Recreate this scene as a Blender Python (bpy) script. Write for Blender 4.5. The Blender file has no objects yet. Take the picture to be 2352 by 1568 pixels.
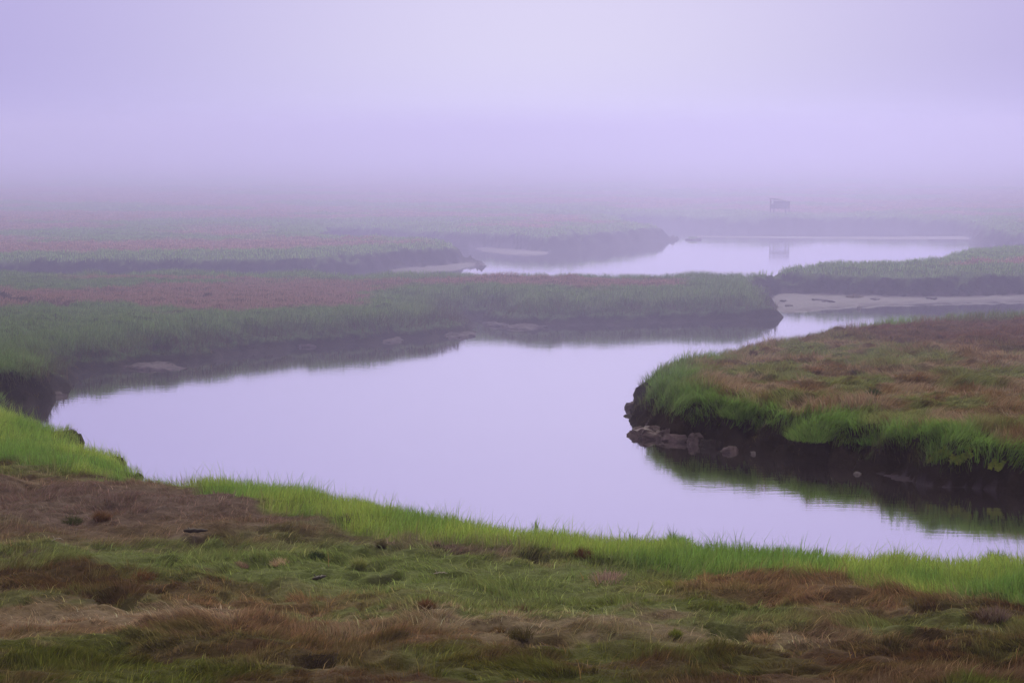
import bpy, bmesh, math, random
import numpy as np
from mathutils import Vector, Matrix, noise as mnoise

random.seed(7)
RNG = np.random.default_rng(11)
S = bpy.context.scene
COL = S.collection

# ------------------------------------------------------------------ camera
CAM_H = 10.0
LENS = 70.0
DHAZE, DFOG, DFOG2 = .0004, .0050, .0022
FOGC = (.640, .625, .975)
F = LENS / 36.0 * 2352.0            # focal length in units of a 2352 px wide picture
PITCH = math.atan((784 - 310) / F)
cd = bpy.data.cameras.new('camera')
cam = bpy.data.objects.new('camera', cd)
COL.objects.link(cam)
cam.location = (0, 0, CAM_H)
cam.rotation_euler = (math.radians(90) - PITCH, 0, 0)
cd.lens = LENS
cd.sensor_width = 36
cd.clip_start = 0.1
cd.clip_end = 5000
S.camera = cam

# ------------------------------------------------------------------ sky and sun
SUN_EL, SUN_AZ = math.radians(32), math.radians(8)      # azimuth from +Y towards +X
S.view_settings.view_transform = 'Standard'
S.view_settings.look = 'None'
S.view_settings.gamma = 1
S.view_settings.exposure = 0
S.cycles.use_denoising = True
S.cycles.max_bounces = 7
S.cycles.transparent_max_bounces = 6
S.cycles.volume_bounces = 1
S.cycles.sample_clamp_indirect = 4

W = bpy.data.worlds.new('World')
S.world = W
W.use_nodes = True
nt = W.node_tree
nt.nodes.clear()


def nd(t, typ, **kw):
    n = t.nodes.new(typ)
    for k, v in kw.items():
        setattr(n, k, v)
    return n


def mathn(t, op, a, b=None, c=None, clamp=False):
    n = t.nodes.new('ShaderNodeMath')
    n.operation = op
    n.use_clamp = clamp
    for i, v in enumerate((a, b, c)):
        if v is None:
            continue
        if isinstance(v, (int, float)):
            n.inputs[i].default_value = v
        else:
            t.links.new(v, n.inputs[i])
    return n.outputs[0]


def mixc(t, fac, a, b, mode='MIX'):
    n = t.nodes.new('ShaderNodeMix')
    n.data_type = 'RGBA'
    n.blend_type = mode
    for sock, v in ((n.inputs[0], fac), (n.inputs[6], a), (n.inputs[7], b)):
        if isinstance(v, (int, float)):
            sock.default_value = v
        elif isinstance(v, tuple):
            sock.default_value = (*v, 1) if len(v) == 3 else v
        else:
            t.links.new(v, sock)
    return n.outputs[2]


sky = nd(nt, 'ShaderNodeTexSky', sky_type='NISHITA', sun_disc=False)
sky.sun_elevation = SUN_EL
sky.sun_rotation = SUN_AZ
sky.dust_density = 5
sky.air_density = 1.5
tc = nd(nt, 'ShaderNodeTexCoord')
sep = nd(nt, 'ShaderNodeSeparateXYZ')
nt.links.new(tc.outputs['Generated'], sep.inputs[0])
# fog overcast: lavender, brighter round the veiled sun and towards the zenith
gaz, gel = math.radians(1.2), math.radians(2.6)
gdir = (math.sin(gaz) * math.cos(gel), math.cos(gaz) * math.cos(gel), math.sin(gel))
gx = mathn(nt, 'POWER', mathn(nt, 'ABSOLUTE', mathn(nt, 'SUBTRACT', sep.outputs['X'], 0.022)), 2.0)
gz = mathn(nt, 'POWER', mathn(nt, 'ABSOLUTE', mathn(nt, 'SUBTRACT', sep.outputs['Z'], 0.035)), 2.0)
ge = mathn(nt, 'EXPONENT', mathn(nt, 'MULTIPLY', mathn(nt, 'MULTIPLY_ADD', gx, 22.0, mathn(nt, 'MULTIPLY', gz, 55.0)), -1.0))
glow = mathn(nt, 'MULTIPLY', ge, mathn(nt, 'MULTIPLY', sep.outputs['Y'], 3.0, clamp=True))
base = mixc(nt, glow, (0.46, 0.41, 0.80), (0.75, 0.72, 1.0))
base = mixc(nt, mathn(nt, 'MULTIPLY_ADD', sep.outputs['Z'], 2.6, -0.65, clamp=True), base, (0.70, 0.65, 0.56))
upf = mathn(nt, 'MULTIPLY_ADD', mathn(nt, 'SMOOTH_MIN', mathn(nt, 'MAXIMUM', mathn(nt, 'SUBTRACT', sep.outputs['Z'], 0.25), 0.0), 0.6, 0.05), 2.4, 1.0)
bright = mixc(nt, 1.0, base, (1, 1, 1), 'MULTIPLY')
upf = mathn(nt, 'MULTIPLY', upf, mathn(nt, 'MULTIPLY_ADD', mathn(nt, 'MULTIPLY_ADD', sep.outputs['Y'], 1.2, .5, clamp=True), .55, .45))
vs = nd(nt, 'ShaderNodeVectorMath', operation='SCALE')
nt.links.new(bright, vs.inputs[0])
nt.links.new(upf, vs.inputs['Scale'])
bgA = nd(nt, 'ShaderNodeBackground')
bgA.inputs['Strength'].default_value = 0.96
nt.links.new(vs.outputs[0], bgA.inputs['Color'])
bgB = nd(nt, 'ShaderNodeBackground')
bgB.inputs['Strength'].default_value = 0.05
nt.links.new(sky.outputs[0], bgB.inputs['Color'])
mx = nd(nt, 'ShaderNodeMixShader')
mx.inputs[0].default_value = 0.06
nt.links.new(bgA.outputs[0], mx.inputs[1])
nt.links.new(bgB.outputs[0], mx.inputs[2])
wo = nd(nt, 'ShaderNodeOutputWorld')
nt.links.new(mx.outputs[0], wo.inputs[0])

sl = bpy.data.lights.new('sun', 'SUN')
sl.energy = 2.0
sl.angle = math.radians(12)
sl.color = (1.0, 0.95, 0.86)
sun = bpy.data.objects.new('sun', sl)
COL.objects.link(sun)
sd = Vector((math.sin(SUN_AZ) * math.cos(SUN_EL), math.cos(SUN_AZ) * math.cos(SUN_EL), math.sin(SUN_EL)))
sun.rotation_euler = sd.to_track_quat('Z', 'Y').to_euler()

# ------------------------------------------------------------------ helpers
cp, sp = math.cos(PITCH), math.sin(PITCH)


def P(px, py, z=0.0, dy=0.0):
    """plan point on the level z that the photograph shows at (px, py), pushed back by dy metres"""
    a, b = (px - 1176) / F, -(py - 784) / F
    d = (a, cp + b * sp, -sp + b * cp)
    t = (z - CAM_H) / d[2]
    return (d[0] * t, d[1] * t + dy)


def hashn(ix, iy, seed):
    h = (ix.astype(np.int64) * 374761393 + iy.astype(np.int64) * 668265263 + seed * 1442695041) & 0xffffffff
    h = ((h ^ (h >> 13)) * 1274126177) & 0xffffffff
    return ((h ^ (h >> 16)) & 0xffff) / 65535.0


def vnoise(x, y, seed=0):
    ix, iy = np.floor(x), np.floor(y)
    fx, fy = x - ix, y - iy
    fx, fy = fx * fx * (3 - 2 * fx), fy * fy * (3 - 2 * fy)
    a, b = hashn(ix, iy, seed), hashn(ix + 1, iy, seed)
    c, d = hashn(ix, iy + 1, seed), hashn(ix + 1, iy + 1, seed)
    return (a + (b - a) * fx) * (1 - fy) + (c + (d - c) * fx) * fy


def fbm(x, y, seed=0, o=4):
    s, a, t = 0, 0.5, 0
    for i in range(o):
        s = s + a * vnoise(x * 2 ** i + 17.3 * i, y * 2 ** i - 9.1 * i, seed + i)
        t += a
        a *= 0.5
    return s / t


def sst(a, b, x):
    t = np.clip((x - a) / (b - a), 0, 1)
    return t * t * (3 - 2 * t)


def sdf(poly, x, y):
    """signed distance to a closed polygon, negative inside"""
    poly = np.asarray(poly, float)
    n = len(poly)
    best = np.full(x.shape, 1e9)
    inside = np.zeros(x.shape, bool)
    for i in range(n):
        ax, ay = poly[i]
        bx, by = poly[(i + 1) % n]
        ex, ey = bx - ax, by - ay
        wx, wy = x - ax, y - ay
        t = np.clip((wx * ex + wy * ey) / (ex * ex + ey * ey + 1e-9), 0, 1)
        best = np.minimum(best, (wx - ex * t) ** 2 + (wy - ey * t) ** 2)
        c = ((ay <= y) & (by > y)) | ((by <= y) & (ay > y))
        xx = ax + (y - ay) / (by - ay if by != ay else 1e-9) * ex
        inside ^= c & (x < xx)
    best = np.sqrt(best)
    return np.where(inside, -best, best)


def smooth_line(pts, n=3):
    """one round of Chaikin corner cutting on an open line"""
    for _ in range(n):
        q = [pts[0]]
        for a, b in zip(pts[:-1], pts[1:]):
            q += [(a[0] * .75 + b[0] * .25, a[1] * .75 + b[1] * .25), (a[0] * .25 + b[0] * .75, a[1] * .25 + b[1] * .75)]
        q.append(pts[-1])
        pts = q
    return pts


# ------------------------------------------------------------------ the creek in plan
near_px = [(-900, 900), (-300, 905), (0, 928), (75, 952), (120, 1000), (160, 1022), (230, 1030), (275, 1058), (300, 1086), (350, 1098), (400, 1100),
           (500, 1102), (620, 1116), (760, 1132), (900, 1150), (1000, 1172), (1150, 1198), (1300, 1222), (1450, 1243), (1600, 1256),
           (1800, 1270), (2000, 1280), (2200, 1286), (2352, 1288), (2900, 1300)]
near = [P(x, y, .50, .9) for x, y in near_px]
NEARX = np.array([p[0] for p in near]); NEARY = np.array([p[1] for p in near])
o_ = np.argsort(NEARX); NEARX, NEARY = NEARX[o_], NEARY[o_]

pool = near[3:]
pool += [(60, 52), (60, 60)]
pool += [P(x, y) for x, y in [(2900, 1160), (2352, 1132), (2130, 1108), (2000, 1086), (1900, 1066), (1800, 1050), (1700, 1034), (1620, 1018),
                              (1560, 1006), (1488, 990), (1440, 968), (1436, 948)]]
pool += [P(1462, 866, 1.6, .9), P(1480, 840, 1.6, 1.6), P(1522, 812, 1.6, 2.4)]
pool += [P(x, y, 1.6, 3.2 + 3.2 * min(1, max(0, (x - 1650) / 350))) for x, y in [(1600, 794), (1700, 778), (1830, 765), (2000, 758), (2150, 748), (2352, 733), (2900, 712)]]
pool += [P(x, y) for x, y in [(2900, 664), (2352, 682), (2100, 684), (1950, 681), (1800, 678), (1775, 688), (1768, 732), (1700, 738), (1500, 742), (1300, 748),
                              (1200, 750), (1128, 748), (1112, 730), (1088, 730), (1082, 768), (1000, 778), (850, 790), (700, 800), (550, 812), (450, 826), (400, 832), (300, 842),
                              (200, 856), (160, 876), (145, 892), (100, 912), (50, 930), (20, 945)]]

far = [P(x, y, 1.6, 3.2) for x, y in [(2900, 556), (2500, 560), (2352, 566), (2250, 572), (2200, 580), (2165, 592), (2140, 602), (2000, 607), (1880, 611), (1780, 621),
                                      (1700, 627), (1500, 631), (1300, 630), (1100, 628), (940, 626), (700, 626), (400, 625), (0, 626), (-700, 628)]]
far += [P(x, y) for x, y in [(-700, 646), (0, 644), (400, 642), (700, 638), (820, 628), (930, 618), (1000, 613), (1060, 606), (1095, 600)]]
far += [P(x, y, 1.5, .8) for x, y in [(1100, 575), (1085, 563), (1040, 555), (950, 549), (850, 547), (760, 540)]]
far += [P(x, y) for x, y in [(760, 556), (880, 557), (960, 563), (1040, 570), (1110, 570), (1180, 576), (1250, 580), (1350, 573), (1450, 563), (1540, 552), (1562, 545)]]
far += [P(x, y, 1.5, .8) for x, y in [(1550, 518), (1500, 513), (1440, 510)]]
far += [P(x, y) for x, y in [(1450, 522), (1560, 524), (1650, 529), (1800, 531), (1950, 528), (2100, 532), (2220, 537), (2236, 552), (2260, 562), (2352, 572), (2500, 580), (2900, 590)]]

creek_a = smooth_line([P(x, y, 1.4) for x, y in [(420, 513), (600, 513), (760, 516), (900, 512), (1020, 513), (1120, 509)]], 2)
creek_b = smooth_line([P(x, y, 1.4) for x, y in [(-500, 478), (0, 486), (150, 482), (330, 488), (500, 484)]], 2)
creek_c = smooth_line([P(x, y, 1.4) for x, y in [(700, 470), (900, 478), (1100, 474), (1300, 482), (1450, 497)]], 2)
creek_d = smooth_line([P(x, y, 1.3) for x, y in [(-40, 676), (30, 690), (75, 700), (125, 702), (150, 706)]], 2)


def band(line, w):
    l = np.array(line)
    return np.vstack([l + (0, w / 2), (l - (0, w / 2))[::-1]])


CHANNELS = [pool, far, band(creek_a, 3.0), band(creek_b, 3.4), band(creek_c, 4.0)]
HOLLOW = band(creek_d, 1.6)
MUD = [([P(x, y) for x, y in [(1770, 672), (2000, 672), (2352, 672), (2900, 655), (2900, 690), (2352, 694), (2050, 701), (1900, 709), (1785, 720)]], .16),
       ([P(x, y) for x, y in [(900, 600), (1100, 598), (1115, 606), (1060, 618), (1000, 626), (900, 632)]], .12),
       ([P(x, y) for x, y in [(1060, 560), (1180, 566), (1262, 578), (1262, 584), (1200, 587), (1100, 578)]], .12),
       ([P(x, y) for x, y in [(1590, 541.5), (1800, 543), (2000, 544), (2228, 542), (2240, 550), (2100, 551), (1900, 548.5), (1700, 546.5), (1600, 545)]], .05),
       ([P(x, y) for x, y in [(2005, 1090), (2060, 1083), (2180, 1100), (2300, 1112), (2280, 1124), (2150, 1117), (2040, 1101)]], .10)]
green_px = [(-900, 1040), (0, 1057), (100, 1069), (200, 1079), (285, 1084), (330, 1088), (375, 1092), (430, 1104), (500, 1126), (600, 1152), (700, 1172), (800, 1203),
            (900, 1228), (1000, 1233), (1100, 1240), (1200, 1246), (1350, 1264), (1500, 1290), (1700, 1300), (1900, 1322), (2100, 1345), (2352, 1378), (2900, 1390)]
gp = [P(x, y, .6) for x, y in green_px]
GX = np.array([p[0] for p in gp]); GY = np.array([p[1] for p in gp])


PITS = []        # dark scoured hollows in the turf
for px, py, wpx, ry in [(882, 1322, 44, .35), (1030, 1254, 60, .35), (1195, 1260, 55, .4), (1265, 1490, 45, .35), (1385, 1281, 50, .35), (450, 1230, 40, .3),
                        (330, 1176, 60, .35), (1760, 1408, 40, .3), (2010, 1470, 60, .45), (2030, 1470, 40, .35), (2160, 1400, 70, .4), (1660, 1465, 45, .35), (250, 1395, 60, .4),
                        (750, 1530, 60, .35), (300, 1165, 40, .3), (560, 1240, 40, .25), (1015, 1318, 40, .25), (1480, 1290, 60, .3), (1930, 1370, 60, .3), (2250, 1530, 70, .35)]:
    a_, b_ = P(px, py, .55)
    PITS.append((a_, b_, wpx * b_ / F, ry))


def terrain(x, y):
    """height, distance from the nearest channel, foreground share"""
    r = np.hypot(x, y)
    wx = x + (fbm(x * .9, y * .9, 3, 4) - .5) * 1.5 + (fbm(x * .22, y * .22, 8, 2) - .5) * 1.6
    wy = y + (fbm(x * .9, y * .9, 5, 4) - .5) * 1.3 + (fbm(x * .22, y * .22, 9, 2) - .5) * 1.2
    d = np.full(x.shape, 1e9)
    for c in CHANNELS:
        d = np.minimum(d, sdf(c, wx, wy))
    ny = np.interp(x, NEARX, NEARY)
    fg = 1 - sst(-1.0, 3.5, y - ny)
    n1 = fbm(x * .55, y * .8, 21, 4)
    n2 = fbm(x * 1.6, y * 2.3, 31, 3)
    n3 = fbm(x * .12, y * .12, 41, 3)
    n4 = fbm(x * 3.2, y * 4.2, 35, 2)
    rid = np.abs(fbm(x * .5, y * .9, 25, 3) - .5) * 2
    pit = (1 - sst(.0, .10, rid)) * sst(.5, .62, fbm(x * .2, y * .3, 27, 2))
    # cut bank of the far sides, gullied
    gul = fbm(x * 1.1, y * 1.1, 51, 3)
    dd = np.maximum(d - (gul - .5) * .7 - (fbm(x * 3.6, y * 3.6, 53, 2) - .5) * .45, 0)
    cut = np.interp(dd, [0, .25, .7, 1.1, 3.0, 7, 40], [0, .35, .8, 1.12, 1.36, 1.42, 1.5])
    soft = np.interp(dd, [0, .4, 1.2, 2.4, 4.5, 8, 40], [0, .30, .62, .98, 1.3, 1.42, 1.5])
    sw = sst(76, 80, y) * (1 - sst(108, 114, y)) * (1 - sst(10, 18, x))
    cut = cut * (1 - sw) + soft * sw
    cut = cut * (1 + .16 * sst(118, 130, y))
    cut = cut + sst(.6, 2, d) * ((n1 - .5) * .5 + (n2 - .5) * .42 + (n4 - .5) * .18 + (n3 - .5) * .35 - pit * .12)
    near_h = np.interp(d, [0, .5, 1.3, 3, 9, 20], [0, .22, .42, .5, .62, .8])
    near_h = near_h + sst(.5, 3, d) * ((n1 - .5) * .5 + (n2 - .5) * .20 + (n4 - .5) * .09 + (n3 - .5) * .3 - pit * .14)
    hill = 7.3 * np.clip(1 - r / 25, 0, 1) ** 2
    z = cut * (1 - fg) + near_h * fg + hill
    z = np.where(d < 0, np.maximum(-.9, d * .35) - .01, z)
    for hx, hy, rx, ry in PITS:
        z = z - .30 * sst(1.25, .75, np.hypot((wx - hx) / rx, (wy - hy) / ry))
    hol = sdf(HOLLOW, wx, wy)
    z = np.where(hol < .3, z - .55 * sst(.3, -.5, hol), z)
    for poly, h in MUD:
        p = np.array(poly)
        m = (x > p[:, 0].min() - 2) & (x < p[:, 0].max() + 2) & (y > p[:, 1].min() - 2) & (y < p[:, 1].max() + 2)
        if m.any():
            s = sdf(poly, wx[m] * .35 + x[m] * .65, wy[m] * .35 + y[m] * .65)
            k = (fbm(x[m] * 2.2, y[m] * 2.2, 61, 3) - .5)
            zz = np.where((s < .15) & (d[m] < .08), h * sst(.15, -.9, s) + k * h * .9 - .02, -9)
            z[m] = np.maximum(z[m], zz)
    return z, d, fg


# polar sheet: fine in front of the camera, coarse behind, out to the horizon
AMAX = math.radians(27)
NA = 520
ang_in = np.linspace(-AMAX, AMAX, NA)
ang_out = np.linspace(AMAX, 2 * math.pi - AMAX, 62)[1:-1]
ang = np.concatenate([ang_in, ang_out])
r1 = np.exp(np.linspace(math.log(22), math.log(320), 1150))
rads = np.concatenate([np.linspace(.4, 21.6, 40), r1, np.exp(np.linspace(math.log(322), math.log(1500), 60))])
A, R = np.meshgrid(ang, rads)
GXX, GYY = R * np.sin(A), R * np.cos(A)
GZ, GD, GF = terrain(GXX, GYY)
NR, NC = GZ.shape

PATCH = [  # px, py, rx (m), ry (m), colour key: areas whose sward differs
    (900, 1290, 7, 2.2, 'turf'), (650, 1300, 5, 1.4, 'turf'), (1150, 1390, 5, 2.0, 'turf'), (1300, 1330, 4, 1.2, 'turf'), (1650, 1420, 3.5, 1.2, 'turf'),
    (300, 1265, 3, 1.0, 'turf'), (500, 1440, 4, .8, 'rust'), (950, 1480, 3, .7, 'rust'), (250, 1350, 3, 1.2, 'dkrust'), (60, 1320, 2, 1.2, 'dkrust'),
    (1700, 1330, 3, .8, 'rust'), (700, 1385, 3, .6, 'rust'), (1900, 1360, 3, .8, 'rust'), (120, 1520, 2.5, 1.0, 'moss'), (450, 1560, 3, .6, 'moss'), (620, 1500, 2.5, .6, 'dkrust'),
    (1250, 1500, 2.5, .5, 'moss'), (1500, 1390, 2, .8, 'moss'), (1850, 1540, 3.0, .6, 'dkrust'), (2200, 1500, 3.0, 1.4, 'dkrust'), (2250, 1400, 2.5, .8, 'dkrust'), (1000, 1560, 3, .5, 'dkrust'),
    (600, 1150, 6, 2.6, 'mauve'), (200, 1150, 5, 4, 'mauve'), (950, 1235, 2.5, .9, 'mauve'), (1100, 1250, 2.0, .8, 'mauve'), (1650, 1480, 3, .8, 'tan'), (1250, 1440, 3, .6, 'tan'), (350, 1420, 2.5, .6, 'tan')]
CK = dict(turf=(.22, .27, .08), rust=(.27, .155, .08), dkrust=(.115, .06, .026), moss=(.12, .135, .02), mauve=(.215, .145, .12), tan=(.40, .295, .195),
          green=(.205, .33, .075), lime=(.34, .43, .095), brown=(.25, .17, .09), olive=(.20, .21, .07), fgreen=(.16, .235, .085), frust=(.28, .175, .14))
PPX = [(P(px, py, .6), rx, ry, np.array(CK[k])) for px, py, rx, ry, k in PATCH]


def sward(x, y, d, fg):
    """colour of the vegetation growing at a place, with vignetting painted in near the camera"""
    n = fbm(x * .35, y * .5, 71, 4)
    m = fbm(x * 1.3, y * 2.0, 77, 3)
    q = fbm(x * .12, y * .2, 81, 3)
    c = np.zeros(x.shape + (3,))
    g = lambda k: np.array(CK[k])
    mixv = lambda a, b, t: a + (b - a) * t[..., None]
    # foreground
    f = mixv(g('olive') + 0 * c, g('brown'), sst(.40, .58, n))
    f = mixv(f, g('tan'), sst(.55, .75, m) * .6)
    f = mixv(f, g('dkrust'), sst(.45, .3, m) * .55)
    xx = x + (n - .5) * 5; yy = y + (m - .5) * 2.5
    for (cx, cy), rx, ry, k in PPX:
        w = np.exp(-(((xx - cx) / rx) ** 2 + ((yy - cy) / ry) ** 2) * 1.2)
        f = mixv(f, k, np.clip(w * 1.3, 0, .85))
    vignette = (1 - sst(31, 39, y + (n - .5) * 8)) * .75  # lens vignetting painted into the plant colours, darker towards the frame's bottom edge
    f = mixv(f, mixv(g('dkrust') + 0 * c, g('moss'), sst(.45, .6, fbm(x * .5, y * .9, 99, 3))), vignette)
    edge = y - np.interp(x, GX, GY) + (m - .5) * 1.6 + (n - .5) * .8
    gr = mixv(g('lime') + 0 * c, g('green'), sst(.3, .65, fbm(x * .5, y * .5, 91, 3)))
    f = mixv(f, gr, sst(-.5, .4, edge))
    # the far sides: green along the creek, russet inland
    wd = np.where(y < 118, 5.2, 4.6) + (q - .5) * 5 + (n - .5) * 4 + 9 * sst(-14, -24, x) * (y < 118)
    b = mixv(g('fgreen') + 0 * c, g('frust'), sst(0, 1.3, d - wd) * sst(.30, .45, fbm(x * .06 + 3, y * np.where(y < 118, .16, .10), 95, 3) - .07 * (y > 118) + .10 * (y < 118) + .1 * (m - .5)))
    # near right meadow: tan and brown, plain russet at the back
    isl = sst(0, 3, x - P(1440, 900)[0]) * (1 - sst(92, 97, y)) * sst(50, 55, y)
    bi = mixv(g('brown') * 1.1 + 0 * c, g('tan') * .95, sst(.42, .62, m))
    bi = mixv(bi, g('turf') * 1.0, sst(.44, .56, fbm(x * .5 + 9, y * .6, 74, 3)) * .75)
    bi = mixv(bi, g('dkrust') * 1.4, sst(.42, .28, m) * .6)
    bx = P(2050, 800, 1.5)
    bi = mixv(bi, np.array((.20, .105, .07)), sst(0, 6, (x - bx[0]) + (y - bx[1]) * .7 + (n - .5) * 4) * .9)
    bi = mixv(g('green') * .9 + 0 * c, bi, sst(0, .8, d - 1.4 - (n - .5) * 2.5))
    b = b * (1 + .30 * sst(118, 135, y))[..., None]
    b = mixv(b, bi, isl)
    return mixv(b, f, fg)


# ------------------------------------------------------------------ materials
def mat(name):
    m = bpy.data.materials.new(name)
    m.use_nodes = True
    m.node_tree.nodes.clear()
    return m, m.node_tree


def out(t, s):
    o = t.nodes.new('ShaderNodeOutputMaterial')
    t.links.new(s, o.inputs['Surface'])
    return o


def noise_tex(t, scale, detail=4, vec=None, rough=.55):
    n = t.nodes.new('ShaderNodeTexNoise')
    n.inputs['Scale'].default_value = scale
    n.inputs['Detail'].default_value = detail
    n.inputs['Roughness'].default_value = rough
    if vec is not None:
        t.links.new(vec, n.inputs['Vector'])
    return n.outputs['Fac']


def ramp(t, fac, stops):
    r = t.nodes.new('ShaderNodeValToRGB')
    t.links.new(fac, r.inputs[0])
    e = r.color_ramp.elements
    while len(e) < len(stops):
        e.new(.5)
    for s, (p, c) in zip(e, stops):
        s.position = p
        s.color = (*c, 1)
    return r.outputs[0]


def bump(t, h, strength, dist):
    b = t.nodes.new('ShaderNodeBump')
    b.inputs['Strength'].default_value = strength
    b.inputs['Distance'].default_value = dist
    t.links.new(h, b.inputs['Height'])
    return b.outputs[0]


def ground_material():
    m, t = mat('marsh_soil')
    g = t.nodes.new('ShaderNodeNewGeometry')
    a = nd(t, 'ShaderNodeAttribute', attribute_name='Col')
    w = nd(t, 'ShaderNodeAttribute', attribute_name='Mud')
    n = noise_tex(t, 1.4, 6, g.outputs['Position'], .65)
    n2 = noise_tex(t, 7, 5, g.outputs['Position'], .7)
    mud = ramp(t, n, [(.3, (.014, .009, .008)), (.6, (.028, .019, .016)), (.8, (.05, .034, .028))])
    flat = ramp(t, n, [(.3, (.036, .025, .037)), (.7, (.07, .048, .070))])
    sp_ = nd(t, 'ShaderNodeSeparateColor')
    t.links.new(w.outputs['Color'], sp_.inputs[0])
    veg = mixc(t, 1.0, a.outputs['Color'], ramp(t, n2, [(.25, (.45, .45, .45)), (.75, (1.1, 1.1, 1.1))]), 'MULTIPLY')
    c = mixc(t, sp_.outputs[0], veg, mud)
    c = mixc(t, sp_.outputs[1], c, flat)
    p = nd(t, 'ShaderNodeBsdfPrincipled')
    t.links.new(c, p.inputs['Base Color'])
    t.links.new(mathn(t, 'MULTIPLY_ADD', sp_.outputs[1], -.22, .9), p.inputs['Roughness'])
    t.links.new(mathn(t, 'MULTIPLY_ADD', sp_.outputs[1], .10, .04), p.inputs['Specular IOR Level'])
    t.links.new(bump(t, mathn(t, 'ADD', n, n2), .7, .12), p.inputs['Normal'])
    out(t, p.outputs[0])
    return m


def grass_material():
    m, t = mat('grass_blades')
    a = nd(t, 'ShaderNodeAttribute', attribute_name='Col')
    d = nd(t, 'ShaderNodeBsdfDiffuse')
    tr = nd(t, 'ShaderNodeBsdfTranslucent')
    t.links.new(a.outputs['Color'], d.inputs['Color'])
    t.links.new(a.outputs['Color'], tr.inputs['Color'])
    x = nd(t, 'ShaderNodeMixShader')
    x.inputs[0].default_value = .42
    t.links.new(d.outputs[0], x.inputs[1])
    t.links.new(tr.outputs[0], x.inputs[2])
    out(t, x.outputs[0])
    return m


def water_material():
    m, t = mat('creek_water')
    g = t.nodes.new('ShaderNodeNewGeometry')
    mp = nd(t, 'ShaderNodeMapping')
    mp.inputs['Scale'].default_value = (.6, 1.6, 1)
    t.links.new(g.outputs['Position'], mp.inputs['Vector'])
    n = noise_tex(t, 2.2, 3, mp.outputs[0], .5)
    n2 = noise_tex(t, .16, 2, mp.outputs[0], .5)
    h = mathn(t, 'MULTIPLY', n, mathn(t, 'MULTIPLY_ADD', n2, 1.6, -.3, clamp=True))
    nm = bump(t, h, .5, .010)
    d = nd(t, 'ShaderNodeBsdfDiffuse')
    d.inputs['Color'].default_value = (.035, .025, .03, 1)
    gl = nd(t, 'ShaderNodeBsdfGlossy')
    t.links.new(mathn(t, 'MULTIPLY_ADD', noise_tex(t, .07, 3, mp.outputs[0], .6), .10, .0), gl.inputs['Roughness'])
    gl.inputs['Color'].default_value = (.96, .95, .97, 1)
    t.links.new(nm, gl.inputs['Normal'])
    fr = nd(t, 'ShaderNodeFresnel')
    fr.inputs['IOR'].default_value = 1.7
    x = nd(t, 'ShaderNodeMixShader')
    t.links.new(mathn(t, 'MULTIPLY_ADD', fr.outputs[0], .62, .24, clamp=True), x.inputs[0])
    t.links.new(d.outputs[0], x.inputs[1])
    t.links.new(gl.outputs[0], x.inputs[2])
    out(t, x.outputs[0])
    return m


M_SOIL, M_GRASS, M_WATER = ground_material(), grass_material(), water_material()


def simple_material(name, lo, hi, scale=6, rough=.8, spec=.3, bs=.6, bd=.03):
    m, t = mat(name)
    g = nd(t, 'ShaderNodeTexCoord')
    n = noise_tex(t, scale, 6, g.outputs['Object'], .65)
    p = nd(t, 'ShaderNodeBsdfPrincipled')
    t.links.new(ramp(t, n, [(.3, lo), (.7, hi)]), p.inputs['Base Color'])
    p.inputs['Roughness'].default_value = rough
    p.inputs['Specular IOR Level'].default_value = spec
    t.links.new(bump(t, n, bs, bd), p.inputs['Normal'])
    out(t, p.outputs[0])
    return m


# ------------------------------------------------------------------ ground and water
def tagk(o, kind, label=None):
    o['kind'] = kind
    if label:
        o['label'] = label


def raw_mesh(name, co, faces_idx, nper, material, col=None, extra=None, smooth=False):
    """mesh from arrays; faces_idx flat loop indices, nper loops per face"""
    me = bpy.data.meshes.new(name)
    me.vertices.add(len(co))
    me.vertices.foreach_set('co', np.asarray(co, np.float32).ravel())
    me.loops.add(len(faces_idx))
    me.loops.foreach_set('vertex_index', np.asarray(faces_idx, np.int32))
    me.polygons.add(len(nper))
    st = np.concatenate([[0], np.cumsum(nper)[:-1]]).astype(np.int32)
    me.polygons.foreach_set('loop_start', st)
    me.update(calc_edges=True)
    for nm, c in (('Col', col), ('Mud', extra)):
        if c is not None:
            at = me.color_attributes.new(nm, 'FLOAT_COLOR', 'POINT')
            at.data.foreach_set('color', np.concatenate([c, np.ones((len(c), 1))], 1).astype(np.float32).ravel())
    if smooth:
        me.polygons.foreach_set('use_smooth', np.ones(len(nper), bool))
    me.materials.append(material)
    o = bpy.data.objects.new(name, me)
    COL.objects.link(o)
    return o


idx = np.arange(NR * NC).reshape(NR, NC)
nxt = np.roll(idx, -1, 1)
q = np.stack([idx[:-1], idx[1:], nxt[1:], nxt[:-1]], -1).reshape(-1, 4)
co = np.stack([GXX, GYY, GZ], -1).reshape(-1, 3)
fan_c = len(co)
co = np.vstack([co, [0, 0, GZ[0].mean()]])
fan = np.stack([np.full(NC, fan_c), idx[0], nxt[0]], -1)
slope = np.zeros_like(GZ)
gr_ = np.gradient(GZ, axis=0) / np.gradient(R, axis=0)
ga_ = np.gradient(GZ, axis=1) / (np.abs(np.gradient(A, axis=1)) * R + 1e-6)
slope = np.hypot(gr_, ga_)
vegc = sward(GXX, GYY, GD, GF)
inmud = 1 - sst(0.0, .25, GD)
face = np.clip(sst(.45, 1.0, slope) * (1 - sst(1.2, 2.0, GD)) + (1 - sst(.3, .75, GD)) * (1 - GF), 0, 1)
HOLD = np.clip(1 - sst(-.2, .4, sdf(HOLLOW, GXX, GYY)), 0, 1)
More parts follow.
